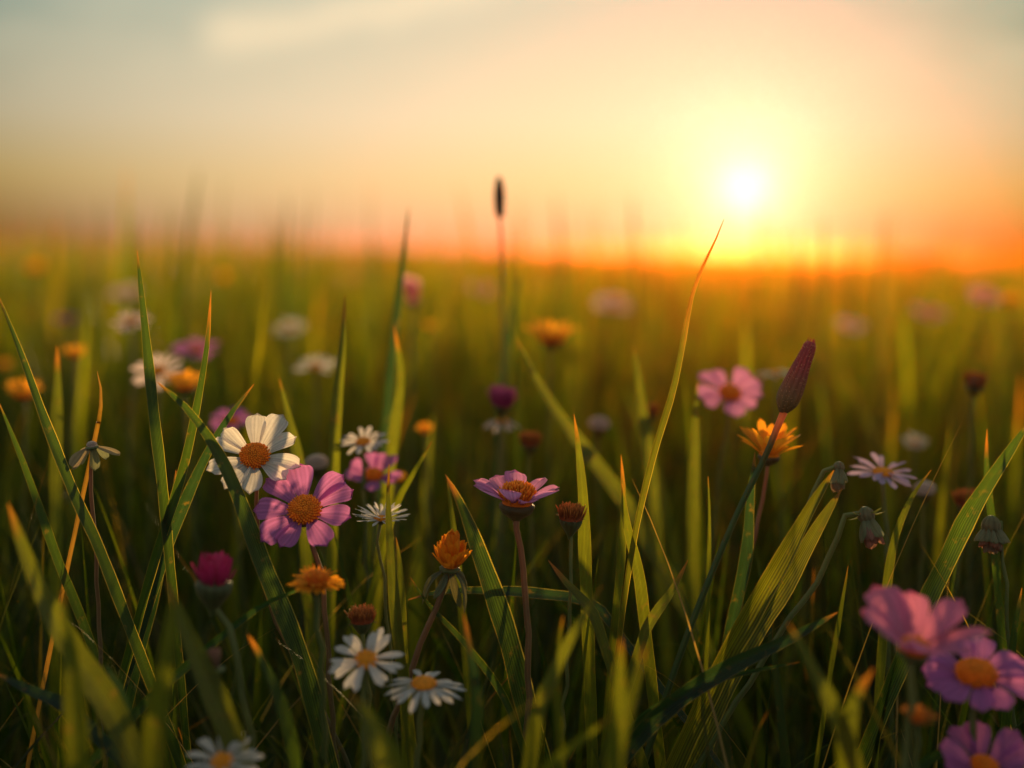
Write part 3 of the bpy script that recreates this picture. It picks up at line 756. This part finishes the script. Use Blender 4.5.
BL = [
 ('tallest curved grass blade, its tip reaching up to the sun', [(724, 219), (714, 243), (700, 272), (690, 302), (683, 340), (673, 388), (657, 440), (645, 484), (632, 545), (620, 625)], 8.5, 0.70, 'o', .30, 38, .7),
 ('tall straight grass blade standing alone at left, tip above the horizon haze', [(137, 250), (143, 310), (154, 420), (164, 510)], 11, 0.70, 'g', .03, 40, .5),
 ('blade with painted gold rim light leaning in from the left edge', [(-4, 290), (20, 352), (46, 425), (76, 500), (108, 572)], 11, 0.69, 'g', .05, 30, .9),
 ('slim green blade leaning in from the left edge, lower than the one with painted rim light', [(-2, 400), (26, 470), (58, 560), (95, 655)], 9, 0.70, 'g', .02, 30, .3),
 ('slender blade with a golden tip, just left of the large white flower', [(211, 290), (207, 345), (196, 410), (180, 480), (146, 590)], 9, 0.70, 'g', .12, 35, .6),
 ('broad dark leaf arching down to the right beneath the large white flower', [(157, 382), (186, 408), (213, 445), (235, 490), (262, 565), (300, 660), (328, 770)], 20, 0.675, 'g', .03, 15, .5),
 ('dark leaf crossing behind the broad arching leaf at left', [(254, 384), (228, 418), (203, 462), (178, 520), (150, 600)], 11, 0.715, 'd', .05, 20, .4),
 ('bright yellow-green upright blade left of centre with an orange tip', [(345, 295), (342, 350), (336, 420), (334, 490)], 11, 0.80, 'y', .06, 10, 0),
 ('dark soft blade crossing the horizon left of the pink oval flower', [(409, 205), (403, 255), (394, 330), (386, 420)], 9, 0.93, 'd', .02, 20, 0),
 ('soft yellow blade just right of the dark soft one', [(394, 325), (401, 375), (395, 430), (388, 490)], 11, 0.85, 'y', .08, 15, 0),
 ('short slanting blade right of the small white aster', [(432, 441), (412, 474), (397, 500), (385, 540)], 9, 0.755, 'y', .03, 20, 0),
 ('upright folded blade standing right in front of the small white aster', [(389, 464), (388, 505), (391, 560), (397, 630), (406, 700)], 11, 0.675, 'y', .07, 25, .3),
 ('short pointed blade hugging the folded one by the aster', [(396, 537), (400, 570), (401, 620), (404, 680)], 10, 0.68, 'y', .05, 10, .2),
 ('wide dark leaf with a folded orange edge left of the side-on purple flower', [(445, 474), (462, 510), (478, 555), (497, 610), (515, 670)], 24, 0.72, 'g', .10, 30, .7),
 ('yellow blade close behind the wide dark leaf', [(447, 478), (452, 520), (456, 560), (462, 620)], 9, 0.74, 'y', .04, 10, 0),
 ('long soft leaf sloping down to the right across the centre', [(516, 338), (545, 395), (580, 445), (615, 490), (650, 545)], 16, 0.90, 'y', .03, 12, 0),
 ('upright yellow-green blade rising behind the spiky brown seed head', [(574, 414), (579, 455), (583, 500), (585, 560), (588, 630)], 12, 0.715, 'y', .07, 12, .2),
 ('narrow upright blade left of the tall curved blade, the paler of a pair', [(621, 455), (623, 500), (620, 560), (612, 640)], 10, 0.72, 'y', .12, 30, .2),
 ('narrow upright blade crossing the foot of the tall curved blade', [(622, 483), (627, 525), (638, 570), (645, 625)], 11, 0.705, 'y', .05, 10, .4),
 ('small red-tipped blade leaning left under the spiky seed head', [(548, 560), (566, 583), (590, 610), (605, 650)], 11, 0.69, 'y', .10, 10, .2),
 ('small red-tipped blade leaning right of the curved blade foot', [(688, 560), (672, 590), (650, 622), (636, 660)], 10, 0.695, 'y', .09, 10, .2),
 ('bright soft yellow blade straight under the pink purple flower', [(697, 380), (694, 430), (692, 490), (692, 550)], 14, 0.85, 'y', .04, 8, 0),
 ('soft yellow blade right of centre, behind the tall curved blade', [(634, 345), (640, 400), (648, 460), (654, 520)], 14, 0.95, 'y', .03, 10, 0),
 ('broad sunlit leaf with fine ribs, the left of a pair at right', [(834, 470), (812, 503), (782, 556), (748, 615), (708, 690)], 26, 0.685, 'o', .02, 8, .6),
 ('broad sunlit leaf with an orange tip, the right of a pair at right', [(842, 489), (822, 520), (790, 575), (756, 628), (722, 690)], 22, 0.70, 'o', .04, 8, .5),
 ('thin bowed yellow blade under the pale lilac daisy', [(931, 470), (911, 498), (894, 540), (886, 590), (882, 640)], 9, 0.725, 'y', .05, 25, .3),
 ('wide dark blade slanting up to the right edge', [(1032, 418), (1000, 465), (968, 515), (944, 565), (918, 620)], 19, 0.685, 'g', .01, 18, .5),
 ('narrow scorched-tip blade standing over the round drooping bud', [(987, 429), (986, 465), (989, 500), (995, 560)], 8, 0.735, 'g', .10, 20, 0),
 ('slim blade in shade below the bowed yellow blade', [(848, 566), (840, 610), (828, 680)], 8, 0.71, 'y', .06, 15, 0),
 ('blurred rust-tipped near blade sweeping down across the lower left corner', [(8, 503), (34, 575), (72, 650), (112, 712), (150, 800)], 26, 0.58, 'y', .06, 10, 0),
 ('blurred upright near blade in the lower left corner', [(62, 590), (72, 660), (78, 730), (80, 800)], 24, 0.53, 'y', .03, 10, 0),
 ('blurred near blade slanting down right of the lower left corner, one of a crossed pair', [(166, 580), (188, 635), (218, 705), (248, 790)], 24, 0.58, 'y', .05, 10, 0),
 ('blurred near blade standing upright, the other of the crossed pair at lower left', [(174, 590), (166, 660), (154, 730), (150, 800)], 22, 0.54, 'y', .02, 12, 0),
 ('blurred stout near blade standing upright at bottom, right of centre', [(621, 638), (619, 690), (616, 740), (614, 800)], 19, 0.54, 'y', .05, 6, 0),
 ('blurred thin near blade leaning against the stout one at bottom', [(646, 645), (636, 680), (625, 720), (616, 770)], 10, 0.51, 'y', .05, 10, 0),
 ('soft blade leaning right at bottom centre', [(602, 586), (580, 622), (556, 668), (538, 715), (528, 780)], 14, 0.58, 'y', .05, 10, 0),
 ('short soft orange-tipped blade crossing the leaning one at bottom centre', [(563, 616), (558, 645), (556, 690), (560, 760)], 9, 0.59, 'y', .05, 10, 0),
 ('low soft blade lying toward the left at bottom centre', [(612, 716), (585, 735), (560, 755), (530, 790)], 14, 0.53, 'y', .03, 10, 0),
 ('blurred near blade leaning left at lower right, part of a V', [(789, 624), (810, 665), (836, 718), (858, 780)], 19, 0.54, 'y', .04, 8, 0),
 ('blurred short near blade leaning right at lower right, part of the same V', [(874, 668), (856, 695), (846, 735), (846, 790)], 19, 0.54, 'y', .08, 8, 0),
 ('dark leaf with a withered orange tip at bottom, left of centre', [(463, 612), (468, 650), (474, 700), (470, 780)], 20, 0.60, 'd', .10, 35, 0),
 ('blurred broad near blade under the two low white daisies', [(350, 694), (372, 724), (392, 775), (402, 830)], 30, 0.52, 'y', .03, 8, 0),
 ('short blunt blade with a burnt tip, below the flat layered orange flower', [(246, 632), (264, 664), (281, 705), (300, 780)], 13, 0.60, 'g', .08, 10, 0),
 ('arched leaf lying almost level behind the side-on purple flower stem', [(408, 600), (440, 592), (490, 591), (545, 595), (590, 604), (622, 640)], 12, 0.725, 'd', .02, 55, .4),
 ('blurred blade at the right edge beside the purple flowers', [(1022, 588), (1014, 630), (1008, 690), (1000, 770)], 11, 0.70, 'g', .05, 10, 0),
 ('long dark leaf bending low to the left across the lower right', [(838, 612), (786, 640), (726, 668), (668, 706), (618, 760)], 20, 0.655, 'd', .01, 20, .2),
 ('thin low leaf arching left above the bottom edge, right of centre', [(800, 662), (745, 672), (690, 688), (640, 716), (612, 760)], 11, 0.66, 'd', .01, 45, .2),
 ('soft red-tipped blade at left above the withered flower', [(57, 345), (57, 385), (56, 430), (56, 490)], 12, 0.83, 'y', .08, 8, 0),
 ('soft yellow blade rising beside the large white flower on its right', [(279, 378), (290, 425), (299, 470), (304, 530)], 12, 0.80, 'y', .04, 10, 0),
 ('dark leaf sagging at the left edge near the bottom', [(-6, 672), (28, 690), (60, 704), (100, 740)], 14, 0.63, 'd', .02, 40, 0),
 ('thin dark leaf slanting under the magenta thistle flower', [(324, 578), (292, 592), (262, 605), (226, 632), (170, 680), (120, 730)], 10, 0.655, 'd', .01, 20, .2),
 ('dark upright leaf behind the crossed near pair at lower left', [(176, 470), (168, 530), (152, 600), (130, 690)], 12, 0.72, 'd', .02, 20, .3),
 ('folded bluish leaf with rounded tip in deep shade at lower left', [(104, 664), (118, 690), (126, 730), (130, 790)], 20, 0.60, 'd', .0, 20, 0),
 ('thin brown stalk-like blade curving above the withered flower', [(97, 371), (101, 395), (98, 425), (93, 446)], 4.5, 0.702, 'b', .0, 20, 0),
 ('straight dark blade right of the long maroon bud stem', [(755, 452), (750, 500), (745, 560), (728, 640)], 13, 0.73, 'd', .03, 20, .3),
 ('thin knotted upright blade between the curved blade and the maroon bud', [(708, 476), (709, 520), (708, 570), (706, 640)], 6, 0.725, 'y', .04, 10, 0),
 ('dark leaf curving from the nodding bud stem to bottom right', [(1030, 735), (985, 742), (940, 752), (890, 790)], 14, 0.62, 'd', .0, 35, 0),
 ('narrow bent blade with a ragged edge left of the round orange head', [(410, 577), (430, 606), (462, 640), (500, 690), (524, 750)], 7, 0.69, 'g', .04, 15, .7),
]
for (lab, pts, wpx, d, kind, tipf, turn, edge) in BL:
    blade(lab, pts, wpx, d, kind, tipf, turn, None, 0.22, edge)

# ---- tall stalks standing above the horizon, out of focus
def spike(label, px, py0, py1, py2, d, wpx, colr=(0.05, 0.035, 0.02)):
    """flowering spike: dark seed cylinder from py0 to py1 on a bare stalk"""
    a, b = P(px, py0, d), P(px + 1, py1, d)
    pts = to_ground([b, P(px + 3, py2, d), P(px + 4, py2 + 90, d)])
    base = Vector((pts[-1].x, pts[-1].y, 0))
    root = thing('seed_spike', label, 'seed spike', base)
    stem_part(root, pts, base, 1.6 / F * d, 2.2 / F * d)
    L = (a - b).length
    me = lathe_mesh('spike head', [(0.02, 0), (0.10, 0.06), (0.135, 0.3), (0.12, 0.65), (0.07, 0.92), (0.02, 1.0)], lambda t_: colr, M_BUD, 20, 8, 0.12)
    rot = (a - b).normalized().to_track_quat('Z', 'Y').to_matrix().to_4x4()
    S = Matrix.Diagonal((wpx / F * d / 0.27, wpx / F * d / 0.27, L, 1))
    link('seed_head', me, root, Matrix.Translation(b - base) @ rot @ S)
spike('dark seed spike on a thin stalk standing above the horizon in the centre', 499, 176, 218, 268, 1.02, 11)

def stalk(label, px, py, d, wpx, lean=6, kind='g', fork=0):
    pts = [(px, py), (px - lean * 0.5, py + 50), (px - lean, py + 110), (px - lean * 1.2, py + 180)]
    return blade(label, pts, wpx, d, kind, 0.03, 10, None, 0.2, 0, name='grass_stalk')
ST = [
 ('faint tall stalk leaning right above the horizon at left', 200, 165, 1.9, 5, 16, 'g'),
 ('faint tall stalk at far left above the horizon', 100, 195, 2.2, 5.5, 4, 'g'),
 ('faint stalk at left, just left of the tall straight blade', 76, 205, 2.4, 7, -4, 'g'),
 ('faint short stalk behind the tall straight blade', 134, 210, 2.4, 7, 3, 'g'),
 ('soft stalk above the horizon, tallest of a clump left of centre', 288, 190, 2.0, 5.5, 3, 'g'),
 ('soft stalk in the clump left of centre, leaning right', 304, 206, 2.2, 5.5, 8, 'g'),
 ('soft stalk in the clump left of centre, leaning left', 272, 212, 2.3, 5.5, -6, 'g'),
 ('thin stalk right of the dark seed spike', 514, 228, 1.05, 2.4, -2, 'g'),
 ('soft green blade leaning behind the dark seed spike', 520, 270, 1.15, 8, 18, 'd'),
 ('glowing stalk above the horizon halfway between spike and sun', 632, 192, 2.1, 7, -5, 'g'),
 ('glowing faint stalk left of the one halfway to the sun', 556, 192, 2.4, 6, -6, 'g'),
 ('glowing short stalk close left of the tall curved blade tip', 655, 222, 2.4, 7, 3, 'g'),
 ('amber stalk just right of the sun, tallest there', 824, 214, 1.7, 6, 2, 'g'),
 ('amber stalk right of the sun, leaning right', 884, 210, 2.0, 6, 6, 'g'),
 ('short amber stalk under the sun disc', 798, 226, 2.2, 8, -2, 'g'),
 ('short amber stalk between the two taller ones right of the sun', 852, 238, 2.2, 8, 4, 'g'),
 ('short soft stalk at the horizon, left of the dark soft blade', 376, 232, 2.6, 9, 3, 'g'),
]
for s in ST: stalk(*s)

# ---- low bush far off on the right
def bush():
    c = P(905, 262, 36.0); c.z = 0
    root = thing('bush', 'low dark bush on the far horizon at right', 'bush', c)
    rr = random.Random(3)
    V, f, C, U = [], [], [], []
    for k in range(5):
        a = rr.uniform(0, 6.28); tip = np.array((math.cos(a) * 0.7, math.sin(a) * 0.4, rr.uniform(0.35, 0.55)))
        pa = spline([(0, 0, -0.05), tuple(tip * 0.5 + np.array((0, 0, .1))), tuple(tip)], 8)
        v2, f2, c2, u2 = tube(pa, np.linspace(0.04, 0.012, 8), lambda t_: (0.06, 0.045, 0.03), 6)
        o_ = len(V); V += list(v2); C += c2; U += u2; f += [tuple(i + o_ for i in q) for q in f2]
    link('trunk', mesh_np('trunk', V, f, M_STEM, C, U), root)
    n = 1600
    cl = [(rr.uniform(-.9, .9), rr.uniform(-.5, .5), rr.uniform(.22, .42), rr.uniform(.16, .26)) for _ in range(16)]
    V = np.zeros((n * 4, 3)); Cc = np.zeros((n * 4, 3))
    for k in range(n):
        cx, cy, cz, cr = cl[rr.randrange(len(cl))]
        q = Vector((rr.gauss(0, 1), rr.gauss(0, 1), rr.gauss(0, 1))).normalized() * cr * rr.random() ** 0.4
        p_ = np.array((cx + q.x, cy + q.y, max(0.05, (cz + q.z) * (1 - 0.28 * abs(cx)))))
        a = Vector((rr.gauss(0, 1), rr.gauss(0, 1), rr.gauss(0, 1))).normalized(); b = a.orthogonal().normalized()
        a = np.array(a) * 0.05; b = np.array(b) * 0.025
        V[k * 4:k * 4 + 4] = [p_ - a, p_ + b, p_ + a, p_ - b]
        Cc[k * 4:k * 4 + 4] = np.array((0.035, 0.045, 0.015)) * rr.uniform(0.6, 1.5)
    link('crown', mesh_np('crown', V, np.arange(n * 4).reshape(n, 4), M_GRASS, Cc, np.zeros(n * 4)), root)
bush()

# ------------------------------------------------------------------ the meadow itself (uncountable)
def project(V):
    q = V @ CAM_NP[:3, :3].T + CAM_NP[:3, 3]
    d = -q[..., 2]
    dd = np.where(np.abs(d) < 1e-4, 1e-4, d)
    return 512 + q[..., 0] / dd * F, 384 - q[..., 1] / dd * F, d

def gen_blades(x, y, h, wd, K, cols, lean=0.25, curve=0.5, pal=None, tipp=0.25, filt=True):
    n = len(x)
    az_ = rng.uniform(0, 2 * np.pi, n)
    l0 = np.abs(rng.normal(0, lean, n)); cv = np.abs(rng.normal(0, curve, n)) * 0.9
    s = np.linspace(0, 1, K)
    ang = l0[:, None] + cv[:, None] * s[None, :] ** 1.6
    ds = h[:, None] / (K - 1)
    dx = np.sin(ang) * ds; dz = np.cos(ang) * ds
    rx = np.concatenate([np.zeros((n, 1)), np.cumsum(dx[:, :-1], axis=1)], axis=1)
    rz = np.concatenate([np.zeros((n, 1)), np.cumsum(dz[:, :-1], axis=1)], axis=1)
    kz = np.minimum(1, h / np.maximum(1e-4, rz.max(axis=1)))[:, None] * 0 + 1
    ca, sa = np.cos(az_)[:, None], np.sin(az_)[:, None]
    c = np.stack([x[:, None] + rx * ca, y[:, None] + rx * sa, rz * kz - 0.003], axis=2)       # n,K,3
    tw = az_[:, None] + np.pi / 2 + rng.uniform(-0.9, 0.9, n)[:, None] + rng.normal(0, 0.5, n)[:, None] * s[None, :]
    side = np.stack([np.cos(tw), np.sin(tw), np.zeros_like(tw)], axis=2)
    prof = np.minimum(1, (1 - s) / 0.5) ** 0.7 * (0.72 + 0.28 * np.minimum(1, s / 0.3))
    prof[-1] = 0.03
    hw = (wd * 0.5)[:, None] * prof[None, :]
    # colours
    pal = np.array(pal); pk = pal[rng.integers(0, len(pal), n)] * rng.uniform(0.75, 1.25, (n, 1))
    cf = np.sin(x * 4.3 + 1.7 * np.sin(y * 2.9)) * np.sin(y * 3.1 + 1.9 * np.sin(x * 2.3) + 0.7)     # tufts of differing green
    pk = pk * (1 + 0.30 * cf)[:, None] * np.stack([1 + 0.12 * cf, np.ones(n), 1 - 0.15 * cf], axis=1)
    tip_on = rng.random(n) < tipp; tlen = rng.uniform(0.03, 0.16, n)
    tm = np.clip((s[None, :] - (1 - tlen[:, None])) / 0.05, 0, 1) * tip_on[:, None] * 0.85
    colr = pk[:, None, :] * (1 - tm[..., None]) + np.array(TIPC)[None, None, :] * tm[..., None]
    vs = np.linspace(-1, 1, cols)
    V = c[:, :, None, :] + side[:, :, None, :] * (hw[:, :, None] * vs[None, None, :])[..., None]
    nrm = np.stack([-np.sin(tw), np.cos(tw), np.zeros_like(tw)], axis=2)
    if cols == 3:
        V += nrm[:, :, None, :] * (hw[:, :, None] * np.abs(vs)[None, None, :] * 0.35)[..., None]
    keep = np.ones(n, bool)
    if filt:
        px, py, dp = project(c)
        for (fx, fy, fr, fd) in FL:
            hit = ((np.abs(px - fx) < fr) & (np.abs(py - fy) < fr) & (dp < fd) & (dp > 0)).any(axis=1)
            keep &= ~hit
    V = V[keep]; colr = colr[keep]; n = len(V)
    C = np.repeat(colr[:, :, None, :], cols, axis=2)
    U = np.broadcast_to(((vs + 1) * 0.5)[None, None, :], V.shape[:3])
    idx = np.arange(n * K * cols).reshape(n, K, cols)
    Fq = np.stack([idx[:, :-1, :-1], idx[:, :-1, 1:], idx[:, 1:, 1:], idx[:, 1:, :-1]], axis=-1).reshape(-1, 4)
    return V.reshape(-1, 3), Fq, C.reshape(-1, 3), U.reshape(-1)

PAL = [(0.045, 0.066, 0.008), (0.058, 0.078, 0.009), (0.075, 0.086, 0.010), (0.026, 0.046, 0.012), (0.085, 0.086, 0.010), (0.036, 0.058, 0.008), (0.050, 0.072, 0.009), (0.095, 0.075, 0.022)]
PAL_SHADED = [tuple(x * k_ for x, k_ in zip(c, (0.27, 0.35, 0.60))) for c in PAL]  # near grass: dark, cool shade put into the leaf colours
PALFAR = [(0.070, 0.072, 0.010), (0.085, 0.078, 0.010), (0.055, 0.062, 0.009), (0.10, 0.075, 0.016)]

def scatter(y0, y1, dens, side):
    """random spots between depths y0 and y1 over the view's width plus a margin"""
    N = int(dens * (y1 - y0) * 2 * (0.36 * (y0 + y1) / 2 + side))
    y = np.sqrt(rng.uniform(y0 ** 2, y1 ** 2, int(N * 1.0))) if side < 0.05 else rng.uniform(y0, y1, N)
    x = rng.uniform(-1, 1, N) * (0.36 * y + side)
    return x, y

parts = []
# in front of the sharp plane: only as tall as the bottom of the view allows
x, y = scatter(0.22, 0.67, 1500, 0.9)
lim_py = rng.uniform(640, 860, len(x))
h = HC - y * np.tan(R(5.45) + np.arctan((lim_py - 384) / F))
infr = np.abs(x) < 0.40 * y + 0.03
h = np.where(infr, np.clip(h, 0.07, 0.3), rng.uniform(0.2, 0.36, len(x)))
parts.append(gen_blades(x, y, h, rng.uniform(0.0030, 0.0070, len(x)), 9, 3, 0.22, 0.45, PAL_SHADED, 0.07))
# the sharp zone and just behind it
x, y = scatter(0.67, 1.7, 1250, 0.9)
h = rng.uniform(0.14, 0.34, len(x)) * (0.85 + 0.15 * (y - 0.67))
parts.append(gen_blades(x, y, h, rng.uniform(0.0030, 0.0075, len(x)), 11, 3, 0.22, 0.5, PAL_SHADED, 0.10))
x, y = scatter(1.7, 5.5, 850, 1.0)
h = rng.uniform(0.20, 0.39, len(x)) * (1 + 0.16 * np.sin(x * 4.3 + 1.7 * np.sin(y * 2.9)) * np.sin(y * 3.1 + 0.7))
parts.append(gen_blades(x, y, h, rng.uniform(0.004, 0.009, len(x)), 7, 3, 0.2, 0.45, PAL, 0.15))
# taller tufts that break the horizon
x, y = scatter(1.9, 9.0, 30, 1.0)
parts.append(gen_blades(x, y, rng.uniform(0.38, 0.56, len(x)), rng.uniform(0.006, 0.013, len(x)), 9, 3, 0.14, 0.35, PAL, 0.2))
# broad pale blades scattered behind the sharp zone
x, y = scatter(0.95, 2.6, 42, 0.6)
parts.append(gen_blades(x, y, rng.uniform(0.28, 0.405, len(x)), rng.uniform(0.007, 0.012, len(x)), 11, 3, 0.16, 0.35, [(0.085, 0.105, 0.011), (0.10, 0.105, 0.010), (0.07, 0.095, 0.012)], 0.35))
# fine young blades among the broad ones
x, y = scatter(0.66, 1.5, 500, 0.5)
parts.append(gen_blades(x, y, rng.uniform(0.15, 0.31, len(x)), rng.uniform(0.0014, 0.0028, len(x)), 12, 3, 0.28, 0.8, PAL, 0.25))
# wiry dry threads between the leaves
x, y = scatter(0.55, 1.3, 330, 0.5)
lim_py = rng.uniform(480, 800, len(x))
h = np.clip(HC - y * np.tan(R(5.45) + np.arctan((lim_py - 384) / F)), 0.08, 0.3)
parts.append(gen_blades(x, y, h * 1.25, rng.uniform(0.0006, 0.0015, len(x)), 14, 2, 0.35, 1.1, [(0.20, 0.13, 0.05), (0.12, 0.11, 0.03), (0.26, 0.18, 0.09)], 0.0))
# round and behind the viewer
x = rng.uniform(-1.6, 1.6, 2600); y = rng.uniform(-1.8, 0.22, 2600)
k = (np.hypot(x, y) > 0.20) & ~((np.abs(x) < 0.16) & (y > -0.1)); x, y = x[k], y[k]
parts.append(gen_blades(x, y, rng.uniform(0.18, 0.36, len(x)), rng.uniform(0.003, 0.008, len(x)), 7, 3, 0.22, 0.5, PAL_SHADED, 0.15))
off = 0; VV, FF, CC, UU = [], [], [], []
for v_, f_, c_, u_ in parts:
    VV.append(v_); FF.append(f_ + off); CC.append(c_); UU.append(u_); off += len(v_)
o = link('meadow_grass', mesh_np('meadow grass', np.concatenate(VV), np.concatenate(FF), M_GRASS, np.concatenate(CC), np.concatenate(UU)))
o['kind'] = 'stuff'
# far meadow
parts = []
x, y = scatter(5.5, 20, 190, 2.5)
parts.append(gen_blades(x, y, rng.uniform(0.2, 0.36, len(x)), rng.uniform(0.008, 0.018, len(x)), 5, 2, 0.25, 0.5, PALFAR, 0.3, False))
x, y = scatter(20, 80, 14, 8)
parts.append(gen_blades(x, y, rng.uniform(0.18, 0.36, len(x)), rng.uniform(0.03, 0.06, len(x)), 4, 2, 0.3, 0.5, PALFAR, 0.2, False))
off = 0; VV, FF, CC, UU = [], [], [], []
for v_, f_, c_, u_ in parts:
    VV.append(v_); FF.append(f_ + off); CC.append(c_); UU.append(u_); off += len(v_)
o = link('far_meadow_grass', mesh_np('far meadow grass', np.concatenate(VV), np.concatenate(FF), M_GRASS, np.concatenate(CC), np.concatenate(UU)))
o['kind'] = 'stuff'
